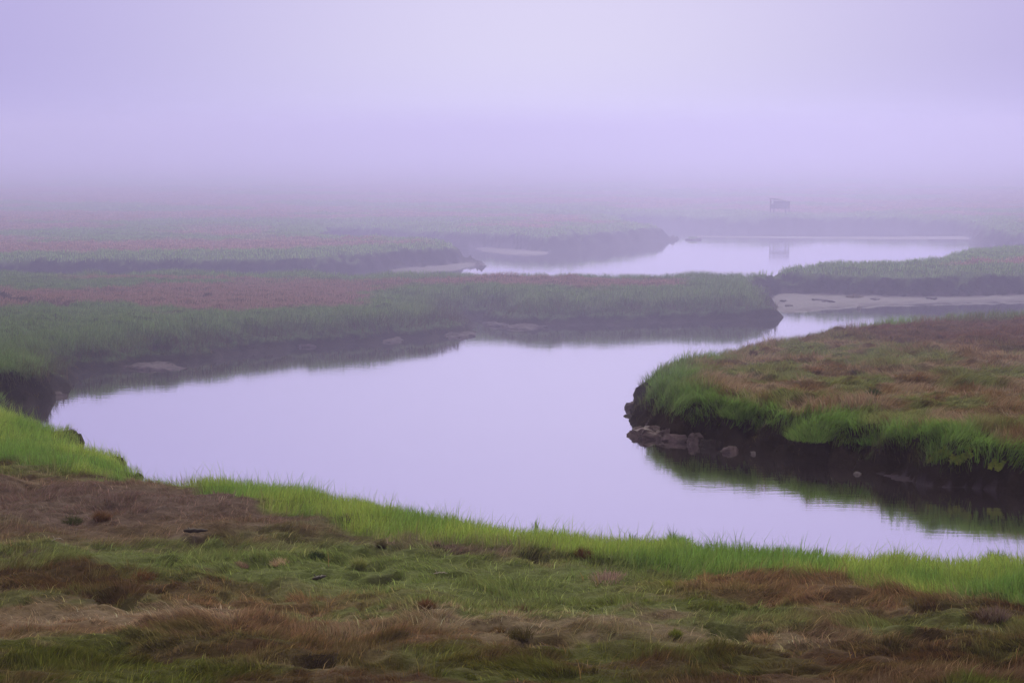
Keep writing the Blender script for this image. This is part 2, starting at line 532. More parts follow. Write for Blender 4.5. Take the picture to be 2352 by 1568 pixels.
for hx, hy, rx, ry in PITS:
    HOLD = np.maximum(HOLD, .5 * sst(1.15, .7, np.hypot((GXX - hx) / rx, (GYY - hy) / ry)))
mudw = np.clip(np.maximum(np.maximum(face, HOLD), inmud), 0, 1)
flatw = np.zeros_like(GZ)
for poly, h in MUD:
    p = np.array(poly)
    m = (GXX > p[:, 0].min() - 2) & (GXX < p[:, 0].max() + 2) & (GYY > p[:, 1].min() - 2) & (GYY < p[:, 1].max() + 2)
    flatw[m] = np.maximum(flatw[m], (1 - sst(.1, .3, sdf(poly, GXX[m], GYY[m]))) * (GD[m] < .03))
ex = np.stack([mudw, flatw, 0 * mudw], -1).reshape(-1, 3)
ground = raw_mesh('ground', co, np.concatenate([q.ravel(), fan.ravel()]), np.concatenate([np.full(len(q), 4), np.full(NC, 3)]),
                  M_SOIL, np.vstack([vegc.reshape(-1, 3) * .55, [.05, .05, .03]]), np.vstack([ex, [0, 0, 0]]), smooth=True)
tagk(ground, 'structure', 'salt marsh ground cut by muddy creek banks')

a_ = np.linspace(0, 2 * math.pi, 97)[:-1]
wr = np.array([30, 60, 120, 250, 500, 1490.])
wco = np.array([(r * math.sin(t), r * math.cos(t), 0) for r in wr for t in a_] + [(0, 0, 0)])
wi = np.arange(6 * 96).reshape(6, 96)
wn = np.roll(wi, -1, 1)
wq = np.stack([wi[:-1], wi[1:], wn[1:], wn[:-1]], -1).reshape(-1, 4)
wf = np.stack([np.full(96, 576), wi[0], wn[0]], -1)
water = raw_mesh('water', wco, np.concatenate([wq.ravel(), wf.ravel()]), np.concatenate([np.full(len(wq), 4), np.full(96, 3)]), M_WATER)
tagk(water, 'structure', 'still tidal creek water reflecting the pale violet sky')


# ------------------------------------------------------------------ grass
def grid_at(x, y, *fields):
    r = np.hypot(x, y)
    a = np.arctan2(x, y)
    fr = np.clip(np.interp(r, rads, np.arange(NR)), 0, NR - 1.001)
    fa = np.clip((a + AMAX) / (2 * AMAX) * (NA - 1), 0, NA - 1.001)
    i, j = fr.astype(int), fa.astype(int)
    u, v = fr - i, fa - j
    res = []
    for f in fields:
        res.append((f[i, j] * (1 - u) + f[i + 1, j] * u) * (1 - v) + (f[i, j + 1] * (1 - u) + f[i + 1, j + 1] * u) * v)
    return res


def blades(name, x, y, z, h, w, lx, ly, col, label=None, mid=.5, parent_loc=(0, 0, 0)):
    """one mesh of bent, tapering blades: a quad and a triangle each"""
    n = len(x)
    az = RNG.uniform(0, math.pi, n)
    cx, cy = np.cos(az) * w * .5, np.sin(az) * w * .5
    root = np.stack([x, y, z - .03], -1)
    ln = np.hypot(lx, ly)
    up = h / np.sqrt(1 + ln ** 2 * .8)
    m = root + np.stack([lx * h * .32, ly * h * .32, up * .6], -1)
    tp = root + np.stack([lx * h, ly * h, up], -1)
    side = np.stack([cx, cy, 0 * cx], -1)
    v = np.stack([root - side, root + side, m - side * .75, m + side * .75, tp], 1).reshape(-1, 3)
    b = (np.arange(n) * 5)[:, None]
    loops = (b + np.array([0, 1, 3, 2, 2, 3, 4])).ravel()
    o = raw_mesh(name, v, loops, np.tile([4, 3], n), M_GRASS, np.repeat(col, 5, 0))
    return o


def scatter(n, ra, rb, amax=AMAX * .985, power=0.0):
    """points spread so that nearer ground carries more: density falls as r^-2"""
    u = RNG.uniform(0, 1, n)
    r = ra * (rb / ra) ** u
    a = RNG.uniform(-amax, amax, n)
    return r * np.sin(a), r * np.cos(a)


def jitter_col(c, n, amt=.22):
    k = 1 + RNG.normal(0, amt, (n, 1))
    t = RNG.normal(0, .06, (n, 3))
    return np.clip(c * np.clip(k, .45, 1.7) * (1 + t), .004, .8)


def lean_field(x, y, mag, turns=2.0):
    th = fbm(x * .45, y * .7, 101, 3) * math.pi * 2 * turns
    mg = mag * (.3 + 1.4 * fbm(x * .8, y * 1.1, 111, 2))
    n = len(x)
    return np.cos(th) * mg + RNG.normal(0, .22, n), np.sin(th) * mg + RNG.normal(0, .22, n)


# foreground meadow (everything south of the creek, short and matted)
x, y = scatter(1400000, 25, 70)
z, d, fg, sl_ = grid_at(x, y, GZ, GD, GF, slope)
edge = y - np.interp(x, GX, GY) + (fbm(x * 1.3, y * 2.0, 77, 3) - .5) * 1.6
k = (fg > .5) & (d > .0) & (z > .05) & (edge < .3)
x, y, z, d, fg, edge = [v[k] for v in (x, y, z, d, fg, edge)]
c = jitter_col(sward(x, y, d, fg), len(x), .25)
tall = fbm(x * .6, y * 1.0, 121, 3)
h = (.05 + .15 * sst(.45, .68, tall) + .10 * sst(.5, .8, fbm(x * 3, y * 4, 35, 2))) * RNG.uniform(.6, 1.25, len(x))
spk = RNG.uniform(0, 1, len(x)) < .02
h = np.where(spk, h + RNG.uniform(.05, .22, len(x)), h)
c = np.where(spk[:, None], np.clip(c * 1.7, 0, .6), c)
lx, ly = lean_field(x, y, .75)
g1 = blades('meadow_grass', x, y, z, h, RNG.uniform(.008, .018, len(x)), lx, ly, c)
tagk(g1, 'stuff', 'matted brown and olive marsh grass in the foreground')

# bright fringe along the near shore
x, y = scatter(760000, 34, 78)
z, d, fg = grid_at(x, y, GZ, GD, GF)
edge = y - np.interp(x, GX, GY) + (fbm(x * 1.3, y * 2.0, 77, 3) - .5) * 1.6
k = (fg > .45) & (d > -.1) & (edge > -.5) & (RNG.uniform(0, 1, len(x)) < sst(-.5, .5, edge))
x, y, z, d, fg, edge = [v[k] for v in (x, y, z, d, fg, edge)]
c = jitter_col(sward(x, y, d, fg), len(x), .2)
h = (.26 + .16 * fbm(x * .7, y * .7, 131, 3)) * RNG.uniform(.6, 1.25, len(x)) * np.where(RNG.uniform(0, 1, len(x)) < .05 * fbm(x * 1.5, y * 1.5, 137, 2) * 2, 1.9, 1)
lx, ly = lean_field(x, y, .35)
g2 = blades('cordgrass_fringe', x, y, z, h, RNG.uniform(.008, .018, len(x)), lx, ly, c)
tagk(g2, 'stuff', 'bright green cordgrass along the near shore')

# right meadow, mid bank and far marsh
specs = [('island_grass', 960000, 48, 100, .012, .026, .9, 'brown and green grass on the near right meadow'),
         ('bank_grass', 1080000, 64, 150, .014, .030, .3, 'green and russet grass on the long bank across the creek'),
         ('distant_grass', 600000, 118, 330, .035, .075, .3, 'grass of the far marsh fading into fog')]
islx = P(1440, 900)[0]
for name, n, ra, rb, w0, w1, lm, lab in specs:
    x, y = scatter(n, ra, rb)
    z, d, fg = grid_at(x, y, GZ, GD, GF)
    # the right meadow lies between the pool and the upper channel
    isl = (x > islx - 1) & (y < np.interp(x, [P(a, b, 1.6)[0] for a, b in [(1480, 850), (1600, 794), (1830, 765), (2150, 748), (2352, 733), (2900, 712)]],
                                           [P(a, b, 1.6)[1] + 4 for a, b in [(1480, 850), (1600, 794), (1830, 765), (2150, 748), (2352, 733), (2900, 712)]])) & (y > 40)
    mid = ~isl & (y < P(1176, 628, 1.6)[1] + 3.5)
    sel = isl if name == 'island_grass' else mid if name == 'bank_grass' else ~isl & ~mid
    hol = sdf(HOLLOW, x, y)
    k = sel & (fg <= .5) & (d > np.where(y > 118, 1.0, .3)) & (hol > .1) & (z > np.where(y > 118, 1.15, .2)) & (RNG.uniform(0, 1, len(x)) < sst(.25, .9, z) * .85 + .15)
    x, y, z, d, fg = [v[k] for v in (x, y, z, d, fg)]
    c = sward(x, y, d, fg)
    lo_ = -.15 if name == 'island_grass' else 0
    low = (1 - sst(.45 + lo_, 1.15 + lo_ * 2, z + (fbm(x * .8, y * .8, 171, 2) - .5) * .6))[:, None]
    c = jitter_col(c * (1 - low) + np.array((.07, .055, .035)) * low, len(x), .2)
    fr = 1 - sst(1.2, 3.5, d)
    if name == 'island_grass':
        h = (.16 + .24 * sst(.45, .7, fbm(x * .7, y * 1.0, 141, 3)) + .30 * fr) * RNG.uniform(.6, 1.25, len(x))
        lm_ = lm * (1 - fr * .5)
    else:
        h = (.20 + np.where(y > 118, .14, .30) * (1 - sst(2, 5, d)) + .1 * fbm(x * .7, y * .7, 143, 2)) * RNG.uniform(.65, 1.2, len(x))
        lm_ = lm
    lx, ly = lean_field(x, y, lm_)
    # blades at the lip of the bank hang out over the water
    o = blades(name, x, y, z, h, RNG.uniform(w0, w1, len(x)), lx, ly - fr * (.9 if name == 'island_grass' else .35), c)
    tagk(o, 'stuff', lab)

# dead thatch and roots hanging down the bare bank faces
x, y = scatter(500000, 48, 150)
z, d, fg = grid_at(x, y, GZ, GD, GF)
k = (fg < .5) & (d > .02) & (d < 1.2) & (z > .12) & (z < 1.3) & (fbm(x * 1.7, y * 1.7, 151, 3) > .40)
x, y, z, d = [v[k] for v in (x, y, z, d)]
c = jitter_col(np.array((.040, .028, .020)) + np.array((.05, .045, .015)) * sst(.45, .65, fbm(x * 1.9, y * 1.9, 161, 2))[:, None], len(x), .35)
o = blades('bank_thatch', x, y, z + .05, RNG.uniform(.10, .30, len(x)), RNG.uniform(.012, .03, len(x)), RNG.normal(0, .6, len(x)), -1.6 + RNG.normal(0, .5, len(x)), c)
tagk(o, 'stuff', 'dead dark thatch and roots hanging on the creek banks')

# ------------------------------------------------------------------ single things
def spot(px, py, zmin=None):
    """the point of the ground (or water) that the photograph shows at (px, py)"""
    zs = np.linspace(2.4, 0.0, 260)
    pts = np.array([P(px, py, z) for z in zs])
    g = grid_at(pts[:, 0], pts[:, 1], GZ)[0]
    hit = np.nonzero(g >= zs)[0]
    i = hit[0] if len(hit) else len(zs) - 1
    return float(pts[i, 0]), float(pts[i, 1]), float(max(g[i], 0.0) if not len(hit) else zs[i])


def ground_z(x, y):
    return float(grid_at(np.array([x]), np.array([y]), GZ)[0][0])


def setp(o, label, cat, group=None):
    o['label'] = label
    o['category'] = cat
    if group:
        o['group'] = group


def thing(name, loc, label, cat, group=None, rz=0):
    o = bpy.data.objects.new(name, None)
    o.empty_display_size = .2
    o.location = loc
    o.rotation_euler = (0, 0, rz)
    COL.objects.link(o)
    setp(o, label, cat, group)
    return o


def bm_obj(name, bm, material, parent=None, loc=None, smooth=False):
    me = bpy.data.meshes.new(name)
    bmesh.ops.recalc_face_normals(bm, faces=bm.faces)
    bm.to_mesh(me)
    bm.free()
    me.materials.append(material)
    if smooth:
        for p in me.polygons:
            p.use_smooth = True
    o = bpy.data.objects.new(name, me)
    if loc is not None:
        o.location = loc
    o.parent = parent
    COL.objects.link(o)
    return o


def add_box(bm, c, s, rot=None):
    m = Matrix.Translation(c) @ (rot.to_4x4() if rot else Matrix.Identity(4)) @ Matrix.Diagonal((*s, 1))
    bmesh.ops.create_cube(bm, size=1, matrix=m)


def add_rod(bm, pts, radii, seg=7):
    rings = []
    for i, (p, r) in enumerate(zip(pts, radii)):
        p = Vector(p)
        a = Vector(pts[max(i - 1, 0)]); b = Vector(pts[min(i + 1, len(pts) - 1)])
        q_ = (b - a).to_track_quat('Z', 'Y')
        rings.append([bm.verts.new(p + q_ @ Vector((math.cos(2 * math.pi * k / seg) * r, math.sin(2 * math.pi * k / seg) * r, 0))) for k in range(seg)])
    for a, b in zip(rings[:-1], rings[1:]):
        for k in range(seg):
            bm.faces.new((a[k], a[(k + 1) % seg], b[(k + 1) % seg], b[k]))
    bm.faces.new(rings[0][::-1])
    bm.faces.new(rings[-1])


M_WOOD = simple_material('weathered_wood', (.04, .032, .03), (.11, .09, .085), 4, .9)
M_WOOD_PALE = simple_material('bleached_wood', (.30, .25, .20), (.55, .48, .40), 9, .85)
M_BOARD = simple_material('grey_boards', (.12, .10, .095), (.24, .20, .19), 4, .9)
M_DARKWOOD = simple_material('wet_dark_wood', (.025, .018, .014), (.07, .05, .04), 6, .7)
M_PEAT = simple_material('wet_peat', (.012, .009, .009), (.045, .032, .032), 3.5, .8, .12, .8, .06)
M_PALEPEAT = simple_material('pale_wet_mud', (.045, .032, .038), (.15, .105, .12), 3.0, .75, .18, .8, .04)
M_LEDGE = simple_material('dull_mud_ledge', (.030, .021, .026), (.080, .056, .070), 3.0, .8, .1, .8, .04)
M_STONE = simple_material('shore_stone', (.08, .065, .07), (.20, .17, .18), 5, .75, .15)
M_STRAW = simple_material('dry_straw_stalk', (.42, .26, .08), (.62, .42, .16), 20, .8, .2, .2, .004)
M_WEED = simple_material('yellow_green_seaweed', (.10, .13, .012), (.28, .32, .03), 9, .6, .4, .7, .03)


def tussock(px, py, zr, wpx, hpx, key, label, n=650, lean=.7, name='grass_tussock', group=None, cat='grass tussock', bend=(0, 0), k=1.0):
    x0, y0, z0 = spot(px, py)
    sc = y0 / F
    R_, H_ = wpx * .5 * sc, hpx * sc * 1.08
    u = np.sqrt(RNG.uniform(0, 1, n)) * R_ * .62
    t = RNG.uniform(0, 2 * math.pi, n)
    fr = u / (R_ * .62)
    sp__ = .22 if n > 300 else .05
    sx_, sy_ = RNG.normal(0, R_ * sp__, 5), RNG.normal(0, R_ * sp__, 5)
    ki = RNG.integers(0, 5, n)
    hs = RNG.uniform(.45, 1.0, 5)[ki]
    x, y = np.cos(t) * u + sx_[ki], np.sin(t) * u * 1.3 + sy_[ki]
    h = H_ * hs * (1.15 - .5 * fr) * RNG.uniform(.55, 1.05, n)
    lx = np.cos(t) * fr * lean + RNG.normal(0, .16, n) + bend[0]
    ly = np.sin(t) * fr * lean + RNG.normal(0, .16, n) + bend[1]
    base_c = np.array(CK[key] if isinstance(key, str) else key) * k
    w = RNG.uniform(.5, 1.0, n) * (.012 + y0 * .00014)
    o = blades(name, x, y, 0 * x + .0, h, w, lx, ly, jitter_col(base_c[None].repeat(n, 0), n, .25))
    o.location = (x0, y0, z0)
    setp(o, label, cat, group)
    return o


G1 = 'tussocks in the foreground meadow'
for a in [
    (234, 1192, .6, 40, 34, 'dkrust', 'dark pointed tuft on the left, in the brown meadow'),
    (166, 1204, .6, 60, 30, (.05, .055, .02), 'low dark green hump left of the dark pointed tuft'),
    (792, 1197, .6, 26, 26, (.08, .05, .055), 'small dark tuft touching the bright fringe left of centre'),
    (824, 1305, .6, 34, 40, 'olive', 'upright tuft with a dark base near the black slot in the turf'),
    (727, 1278, .6, 44, 22, (.045, .07, .03), 'low dark green tuft right of the thin yellow stalk'),
    (640, 1294, .6, 52, 24, 'tan', 'pale straw tuft left of the thin yellow stalk'),
    (554, 1300, .6, 40, 20, (.22, .15, .10), 'small pinkish straw tuft at the end of the pale row'),
    (72, 1276, .6, 46, 30, (.13, .085, .09), 'greyish mauve tuft by the left border of the picture'),
    (335, 1330, .6, 70, 30, 'dkrust', 'brown hump lying below the pale green turf on the left'),
    (978, 1396, .6, 46, 36, 'dkrust', 'dark brown tuft where rust grass meets the green turf, left of centre'),
    (1190, 1466, .6, 62, 40, (.07, .055, .018), 'broad dark cone of grass at lower centre'),
    (1145, 1449, .6, 44, 20, (.12, .07, .02), 'orange brown tuft left of the dark cone'),
    (1202, 1408, .6, 40, 32, (.11, .07, .04), 'brown spiky tuft on the green turf above the dark cone'),
    (1532, 1348, .6, 32, 32, (.17, .20, .03), 'yellow green tuft standing in rust grass right of centre'),
    (1401, 1385, .6, 20, 18, (.05, .035, .04), 'tiny dark clump alone on green turf at centre right'),
    (1180, 1334, .6, 14, 14, (.10, .08, .10), 'tiny grey clump alone on green turf at centre'),
    (1554, 1462, .6, 26, 40, 'moss', 'narrow upright tuft with a dark foot, lower right of centre'),
    (1340, 1278, .6, 46, 32, 'dkrust', 'dark brown tuft under the bright fringe, right of centre'),
    (876, 1256, .6, 22, 28, (.10, .085, .04), 'thin brown tuft just below the fringe, left of centre'),
    (1400, 1330, .6, 120, 34, (.24, .16, .13), 'pinkish heap of fallen straw on the turf right of centre'),
    (700, 1465, .6, 90, 34, 'rust', 'rust coloured tuft in the dark lower left'),
    (1750, 1475, .6, 60, 34, 'brown', 'brown tuft at lower right, left of the pair of straw stalks'),
    (2280, 1415, .6, 90, 34, (.13, .09, .07), 'grey brown hump near the right border'),
    (1620, 1330, .6, 60, 30, 'rust', 'rusty tuft beside the green turf, right of the yellow green tuft')]:
    tussock(*a, group=G1, k=1.45)
tussock(1551, 1254, .5, 90, 46, 'green', 'lush clump of arching green leaves on the near shore', n=900, lean=1.1, group='clumps in the shore fringe')
for px, py, h in [(1452, 1240, 40), (1880, 1270, 38), (2290, 1290, 44), (1545, 1246, 60), (1230, 1210, 34)]:
    nm = {1452: 'spiky clump left of the arching green clump', 1880: 'spiky clump on the shore right of centre', 2290: 'dark green spiky clump on the shore by the right border',
          1545: 'tallest spear of grass rising over the pool edge', 1230: 'spiky clump on the shore at centre'}[px]
    tussock(px, py, .5, 26 if px != 2290 else 90, h, 'green', nm, n=26 if px != 2290 else 260, lean=.35, group='clumps in the shore fringe', k=.6)

G2 = 'tussocks on the near right meadow'
for a in [
    (1731, 816, 1.5, 26, 20, (.09, .055, .05), 'dark pointed tuft at the back of the right meadow'),
    (1759, 806, 1.5, 20, 18, 'brown', 'small brown tuft just right of the dark pointed one'),
    (1807, 812, 1.5, 46, 16, (.30, .28, .12), 'pale yellow tuft at the back of the right meadow'),
    (1915, 780, 1.5, 34, 16, (.14, .09, .08), 'purplish tuft against the upper channel'),
    (1967, 862, 1.5, 34, 20, (.07, .045, .04), 'dark peaked tuft in the middle of the right meadow'),
    (2007, 906, 1.5, 40, 22, (.08, .10, .05), 'dark green tuft below the dark peaked tuft'),
    (2303, 878, 1.5, 46, 22, (.09, .06, .04), 'brown tuft on the right meadow near the right border'),
    (1600, 848, 1.5, 44, 24, (.14, .09, .08), 'brownish tuft near the left end of the right meadow'),
    (1660, 838, 1.5, 50, 24, (.17, .12, .09), 'tan tuft behind the left edge of the right meadow'),
    (1860, 848, 1.5, 70, 20, 'rust', 'rust tuft left of the dark peaked tuft')]:
    tussock(*a, group=G2)
G3 = 'green clumps on the bank edge'
tussock(1855, 1004, 1.3, 120, 60, 'green', 'big bright green mound hanging over the dark bank', n=1600, lean=1.1, group=G3, k=.7)
tussock(1690, 955, 1.3, 110, 56, 'green', 'green mound left of the biggest one on the bank edge', n=1400, lean=1.0, group=G3, k=.65)
tussock(1640, 905, 1.3, 70, 30, (.08, .14, .04), 'dark green mound at the left end of the bank edge', n=800, lean=.9, group=G3)
tussock(1545, 885, 1.3, 90, 44, (.13, .22, .06), 'green tuft crowning the tip of the right bank', n=1000, lean=.9, group=G3)
tussock(2010, 1015, 1.3, 120, 44, (.11, .20, .04), 'wide green mound right of the biggest one on the bank edge', n=1300, lean=1.0, group=G3)
tussock(477, 680, 1.5, 26, 14, (.06, .05, .05), 'small dark bush on the russet strip across the creek', n=200, name='marsh_bush', cat='bush')
tussock(1963, 683, 1.2, 60, 16, (.12, .085, .05), 'brown tuft hanging above the mudflat', n=300)


def stalk(px, py, zr, hpx, dx, label, r=.008):
    x0, y0, z0 = spot(px, py)
    sc = y0 / F
    H_ = hpx * sc
    bm = bmesh.new()
    pts = [(dx * sc * (t ** 1.6), .02 * t, H_ * t - .03) for t in (0, .3, .6, .85, 1)]
    add_rod(bm, pts, [r, r, r * .8, r * .6, r * .3], 6)
    # a narrow leaf folded against the stem
    a = Vector(pts[1])
    v = [bm.verts.new(a + Vector(p)) for p in ((0, 0, 0), (.012, 0, .04), (dx * sc * .5 + .05, .01, H_ * .34), (0, .004, .05))]
    bm.faces.new(v)
    o = bm_obj('dry_stalk', bm, M_STRAW, None, (x0, y0, z0))
    setp(o, label, 'dry stalk', 'dry stalks standing in the meadow')


for a in [(755, 1302, .6, 42, -2, 'thin yellow stalk standing on pale turf left of centre'),
          (1334, 1560, .6, 52, -8, 'tall straw stalk at the bottom edge, centre right'),
          (1300, 1503, .6, 30, -8, 'short pale stalk above the tall straw stalk'),
          (1374, 1345, .6, 36, -10, 'leaning straw stalk over the pinkish heap'),
          (1340, 1332, .6, 22, -8, 'short stalk on the left of the pinkish heap'),
          (1966, 1510, .6, 38, -12, 'bright straw stalk, right one of the close pair at lower right'),
          (1954, 1512, .6, 24, -5, 'short straw stalk, left one of the close pair at lower right'),
          (2004, 1462, .6, 50, -18, 'long leaning stalk above the close pair'),
          (1938, 1418, .6, 22, -12, 'short orange stalk at right, below the green fringe'),
          (480, 1245, .6, 20, -3, 'short stalk in the brown grass at left'),
          (583, 1362, .6, 16, -4, 'bent stalk at the top of the rust band, lower left'),
          (758, 1392, .6, 26, 14, 'stalk leaning right on the rust band, lower left of centre'),
          (26, 1262, .6, 28, -3, 'orange stalk by the left border')]:
    stalk(*a)


def driftwood(px, py, zr, lpx, tilt, r, material, label, curve=.0, name='driftwood'):
    x0, y0, z0 = spot(px, py)
    L = lpx * y0 / F
    bm = bmesh.new()
    pts = [(L * (t - .5), tilt * L * (t - .5), .05 + curve * math.sin(t * 3.1) + .01 * math.sin(t * 19)) for t in np.linspace(0, 1, 8)]
    add_rod(bm, pts, [r * k for k in (.5, .9, 1.1, .95, 1.0, .85, .6, .25)], 8)
    add_rod(bm, [pts[2], tuple(Vector(pts[2]) + Vector((-.06, .02, .09)))], [r * .5, r * .15], 6)
    bmesh.ops.translate(bm, verts=bm.verts, vec=(0, 0, .04))
    o = bm_obj(name, bm, material, None, (x0, y0, z0 + .06), smooth=True)
    setp(o, label, 'driftwood', 'driftwood in the meadow')


driftwood(1012, 1332, .6, 34, .2, .012, M_WOOD_PALE, 'thin bleached stick lying on the green turf at centre left', .02)
driftwood(133, 1256, .6, 26, .5, .010, M_WOOD_PALE, 'curved pale twig in brown grass on the left', .06)
driftwood(734, 1341, .6, 28, 1.2, .04, M_DARKWOOD, 'short dark log on green turf left of centre')
driftwood(450, 1232, .6, 56, .1, .05, M_DARKWOOD, 'dark log half sunk in brown grass at left')


def slab(name, px, py, zr, wpx, dep, h, material, label, cat, group=None, seed=0, sides=11, z=None, rot=0, tilt=0.0):
    """eroded flat block: an irregular outline with a rough rounded top"""
    rnd = random.Random(seed * 31 + 5)
    x0, y0 = P(px, py, zr)
    w = wpx * y0 / F
    bm = bmesh.new()
    rings = []
    ph = rnd.uniform(0, 6)
    rad = [1 + .26 * math.sin(2 * t + ph) + rnd.uniform(-.28, .28) for t in np.linspace(0, 6.28, sides, endpoint=False)]
    for lv, sc in ((-.35, 1.05), (0, 1.08), (.55, 1.0), (.85, .88), (1.0, .62), (1.04, .28)):
        ring = []
        for k in range(sides):
            t = 2 * math.pi * k / sides
            j = rnd.uniform(.93, 1.07)
            X, Y = math.cos(t) * rad[k] * sc * j * w * .5, math.sin(t) * rad[k] * sc * j * dep * .5
            ring.append(bm.verts.new((X, Y, lv * h * rnd.uniform(.88, 1.1) + tilt * X)))
        rings.append(ring)
    for a, b in zip(rings[:-1], rings[1:]):
        for k in range(sides):
            bm.faces.new((a[k], a[(k + 1) % sides], b[(k + 1) % sides], b[k]))
    bm.faces.new(rings[-1])
    bm.faces.new(rings[0][::-1])
    bmesh.ops.triangulate(bm, faces=bm.faces)
    bmesh.ops.subdivide_edges(bm, edges=bm.edges[:], cuts=2, use_grid_fill=True)
    am = min(.2, h * .7, w * .22)
    for v in bm.verts:
        p_ = Vector((v.co.x * 2.6, v.co.y * 2.6, v.co.z * 5)) + Vector((seed * 3.1, 0, 0))
        v.co += mnoise.noise_vector(p_) * am + mnoise.noise_vector(p_ * 3.1) * am * .5
    zz = max(ground_z(x0, y0), -.05) if z is None else z
    o = bm_obj(name, bm, material, None, (x0, y0, zz), smooth=False)
    o.rotation_euler = (0, 0, rot)
    setp(o, label, cat, group)
    return o


GB = 'slumped blocks at the tip of the right bank'
slab('mud_ledge', 1530, 1002, 0, 120, 2.2, .26, M_PALEPEAT, 'broad pale mud ledge at the foot of the right bank tip', 'mud ledge', GB, 1, 17, z=-.02)
slab('peat_block', 1506, 984, 0, 40, .7, .30, M_PALEPEAT, 'cracked lilac block behind the broad mud ledge', 'peat block', GB, 12, 8, z=0, tilt=.15)
slab('peat_block', 1492, 948, 0, 34, .6, .62, M_PEAT, 'tall dark block against the bank tip', 'peat block', GB, 13, 8, z=0)
slab('peat_block', 1636, 1026, 0, 44, .6, .26, M_PEAT, 'dark block right of the upright pale block', 'peat block', GB, 14, 9, z=-.02)
slab('peat_block', 1676, 1036, 0, 34, .5, .16, M_PALEPEAT, 'low pale block furthest right of the group at the tip', 'peat block', GB, 15, 8, z=-.02)
slab('peat_block', 1596, 1018, 0, 30, .5, .36, M_PALEPEAT, 'upright pale block right of the broad mud ledge', 'peat block', GB, 2, 8, z=-.03)
slab('peat_block', 1560, 1000, 0, 46, .8, .7, M_PEAT, 'dark block leaning on the broad mud ledge', 'peat block', GB, 3, 9, z=-.02)
slab('peat_block', 1480, 962, 0, 46, 1.1, .42, M_PEAT, 'dark block left of the broad mud ledge', 'peat block', GB, 4, 10, z=-.03)
slab('peat_block', 1464, 936, 0, 42, .7, .16, M_PALEPEAT, 'flat pink slab jutting furthest into the pool', 'peat block', GB, 5, 11, z=0)
slab('peat_block', 1474, 922, 0, 32, .8, .30, M_PEAT, 'dark slab behind the furthest jutting one', 'peat block', GB, 6, 9, z=0)
slab('peat_block', 1476, 912, 0, 28, .8, .36, M_PALEPEAT, 'topmost small slab beside the bank tip', 'peat block', GB, 7, 9, z=0)
slab('shore_stone', 1731, 1042, 0, 14, .22, .09, M_STONE, 'small pale stone in dark water left of the big green mound', 'stone', None, 8, 8, z=0)
slab('shore_stone', 1971, 1088, 0, 16, .22, .07, M_STONE, 'small pale stone left of the mud streak', 'stone', None, 9, 8, z=0)
slab('peat_block', 1760, 1034, 0, 40, .8, .25, M_PEAT, 'dark slumped block between the two green mounds', 'peat block', None, 10, 9, z=-.05)
slab('peat_block', 1800, 1020, 0, 44, .8, .45, M_PEAT, 'dark block under the gully of the right bank', 'peat block', None, 11, 9, z=-.05)
GC = 'peat clods on the mudflat'
for i, (px, py, w, lab) in enumerate([(1798, 690, 16, 'flat clod at the left end of the mudflat'), (1882, 688, 34, 'long dark clod by the bank foot on the mudflat'),
                                      (1903, 693, 24, 'clod just in front of the long dark clod'), (2010, 687, 18, 'clod at the foot of the bank above the round stone'),
                                      (2140, 686, 22, 'lone clod on the right half of the mudflat'), (1812, 702, 12, 'tiny clod near the waterline at the left of the mudflat')]):
    slab('peat_clod', px, py, .15, w, .7, .07, M_LEDGE, lab, 'peat clod', GC, 20 + i, 9)
slab('shore_stone', 1973, 705, .1, 10, .3, .22, M_STONE, 'round grey stone alone on the mudflat', 'stone', None, 30, 9)
GE = 'pale mud ledges under the long bank'
for i, (px, py, w, dep, lab) in enumerate([(335, 842, 130, 2.0, 'longest pale mud ledge, at the left under the long bank'), (226, 838, 44, 1.4, 'rounded mud lump left of the longest ledge'),
                                           (885, 782, 70, 1.6, 'pale mud ledge under the long bank left of centre'), (1060, 770, 64, 1.8, 'heaped pale ledge under the gully of the long bank'),
                                           (1180, 748, 110, 2.4, 'broad pale ledge right of the gully in the long bank'), (1650, 734, 28, 1.0, 'small pink ledge below the right end of the long bank'),
                                           (95, 908, 80, 1.2, 'dull mud ledge in the left corner of the pool'), (690, 795, 50, 1.2, 'thin ledge left of centre under the long bank')]):
    slab('mud_ledge', px, py, 0, w * 1.15, dep * 1.3, .13, M_LEDGE, lab, 'mud ledge', GE, 40 + i, 15, z=-.02)


def weed(px, py, w, hh, label, seed):
    """ragged seaweed hanging on the dark bank face"""
    rnd = random.Random(seed)
    x0, y0 = spot(px, py)[:2]
    sc = y0 / F
    bm = bmesh.new()
    nf = int(w * 2.0)
    for k in range(nf):
        t_ = k / (nf - 1) - .5
        X, Y, Z = spot(px + t_ * w, py + (.35 * math.sin(t_ * 9) + rnd.gauss(0, .16)) * hh)
        Y -= .06
        a = rnd.uniform(.03, .06)
        p = Vector((X - x0, Y - y0 - .03, Z))
        q_ = [bm.verts.new(p + Vector((rnd.uniform(-a, a) + dx_, rnd.uniform(-.03, .0), rnd.uniform(-a, a) * .6 + dz_))) for dx_, dz_ in ((-a, a), (a, a * .6), (a * .5, -a * 1.4), (-a * .6, -a))]
        bm.faces.new(q_)
    o = bm_obj('seaweed_patch', bm, M_WEED, None, (x0, y0, 0))
    setp(o, label, 'seaweed', 'seaweed on the dark bank')


weed(2180, 1046, 100, 24, 'larger yellow green seaweed patch on the black bank', 3)
weed(2288, 1064, 32, 18, 'smaller yellow green seaweed patch near the right border', 4)

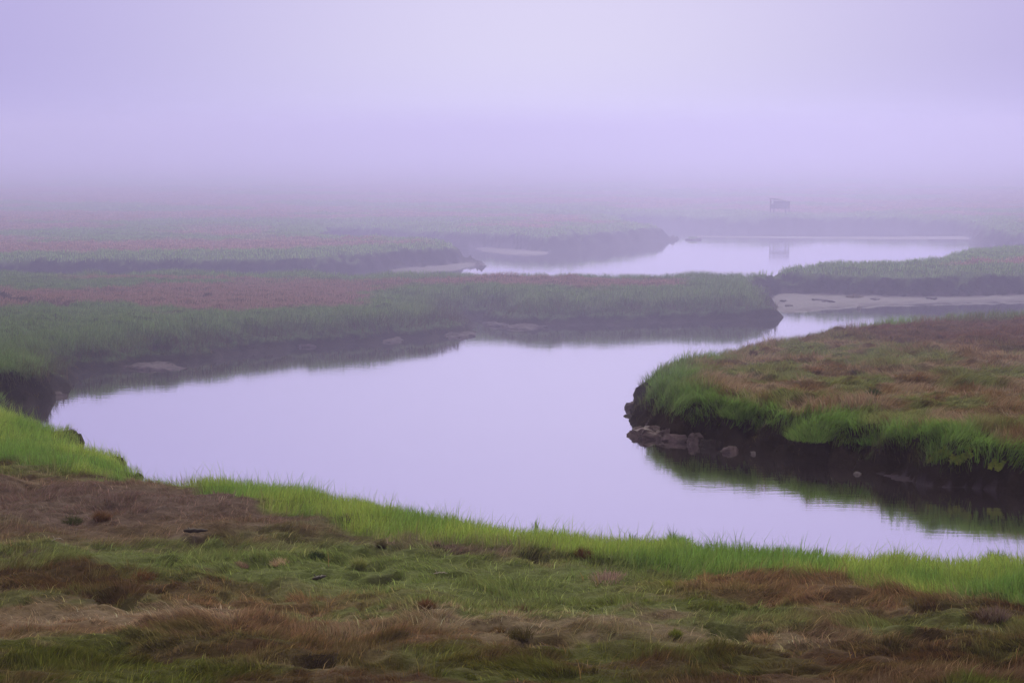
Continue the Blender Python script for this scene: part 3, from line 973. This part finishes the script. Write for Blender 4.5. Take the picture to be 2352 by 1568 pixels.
# the blind beyond the far pool
hx, hy = P(1791, 490, 1.7)
hz = ground_z(hx, hy)
blind = thing('duck_blind', (hx, hy, hz), 'small weathered wooden hunting blind on legs beyond the far pool', 'hut', rz=math.radians(-24))
BW, BD, FL, BH = 1.75, 1.2, .78, .86
bm = bmesh.new()
for k in range(9):
    add_box(bm, (-BW / 2 + (k + .5) * BW / 9, -BD / 2, FL + .20), (BW / 9 - .012, .03, .40 + .02 * (k % 3)))
bm_obj('front_wall', bm, M_WOOD, blind)
bm = bmesh.new()
for k in range(6):
    y_ = -BD / 2 + .02 + (k + .5) * (BD - .04) / 6
    add_box(bm, (-BW / 2 - .0, y_, FL + .22), (.03, (BD - .04) / 6 - .01, .44))
bm_obj('side_wall', bm, M_BOARD, blind)
bm = bmesh.new()
add_box(bm, (0, BD / 2, FL + .36), (BW, .03, .72))
add_box(bm, (BW / 2, 0, FL + .36), (.03, BD - .04, .72))
bm_obj('back_wall', bm, M_WOOD, blind)
bm = bmesh.new()
add_box(bm, (0, 0, FL - .03), (BW + .06, BD + .06, .05))
bm_obj('floor_deck', bm, M_WOOD, blind)
bm = bmesh.new()
add_box(bm, (0, 0, FL + BH), (BW + .25, BD + .25, .06), Matrix.Rotation(math.radians(9), 3, 'Y'))
roof = bm_obj('roof', bm, M_WOOD, blind)
bm = bmesh.new()
add_box(bm, (.05, -.1, FL + BH + .08), (.5, .6, .05), Matrix.Rotation(math.radians(22), 3, 'Y'))
bm_obj('loose_board', bm, M_BOARD, roof)
bm = bmesh.new()
add_box(bm, (0, -BD / 2 - .03, FL + .46), (BW + .1, .05, .07))
bm_obj('rail', bm, M_BOARD, blind)
for sx in (-1, 1):
    for sy in (-1, 1):
        bm = bmesh.new()
        top = FL + BH - sx * .14
        add_box(bm, (sx * (BW / 2 - .03), sy * (BD / 2 + .045), (top - .3) / 2), (.10, .05, top + .3))
        bm_obj('post', bm, M_WOOD, blind)
bm = bmesh.new()
add_box(bm, (-BW / 2 - .03, 0, FL + .62), (.03, .07, .45))
bm_obj('window_bar', bm, M_WOOD, blind)

# the grassy islet at the edge of the far pool
ix_, iy_ = P(1592, 551, 0)
isl_t = thing('grassy_islet', (ix_, iy_, 0), 'low grass topped mud lump standing off the bank in the far pool', 'islet')
o = slab('mud_base', 1592, 551, 0, 40, 1.0, .16, M_PEAT, '', '', None, 77, 11, z=0)
for k in ('label', 'category'):
    del o[k]
o.location = (0, 0, 0)
o.parent = isl_t
o = tussock(1592, 551, 0, 34, 11, 'fgreen', '', n=260, lean=.5, name='grass_tuft')
for k in ('label', 'category'):
    del o[k]
o.location = (0, 0, .12)
o.parent = isl_t


# ------------------------------------------------------------------ fog
def fog_box(name, x0, x1, y0, y1, z0, z1, density, color, label):
    bm = bmesh.new()
    bmesh.ops.create_cube(bm, size=1)
    for v in bm.verts:
        v.co = ((x0 + x1) / 2 + v.co.x * (x1 - x0), (y0 + y1) / 2 + v.co.y * (y1 - y0), (z0 + z1) / 2 + v.co.z * (z1 - z0))
    me = bpy.data.meshes.new(name)
    bm.to_mesh(me)
    m, t = mat(name + '_air')
    v = nd(t, 'ShaderNodeVolumePrincipled')
    v.inputs['Color'].default_value = (*color, 1)
    v.inputs['Density'].default_value = density
    v.inputs['Anisotropy'].default_value = .5
    o = t.nodes.new('ShaderNodeOutputMaterial')
    t.links.new(v.outputs[0], o.inputs['Volume'])
    me.materials.append(m)
    ob = bpy.data.objects.new(name, me)
    COL.objects.link(ob)
    tagk(ob, 'stuff', label)
    return ob


fog_box('haze', -1600, 1600, -1600, 1600, -2.0, 13.0, DHAZE, (.78, .69, 1.0), 'thin violet haze over the whole marsh')
fog_box('fog_bank', -1400, 1400, 145, 1500, -1.8, 12.6, DFOG2, FOGC, 'denser fog bank hiding the far marsh')
fog_box('fog_bank', -1500, 1500, 66, 1550, -1.9, 12.8, DFOG, FOGC, 'fog bank lying over the marsh beyond the near pool')
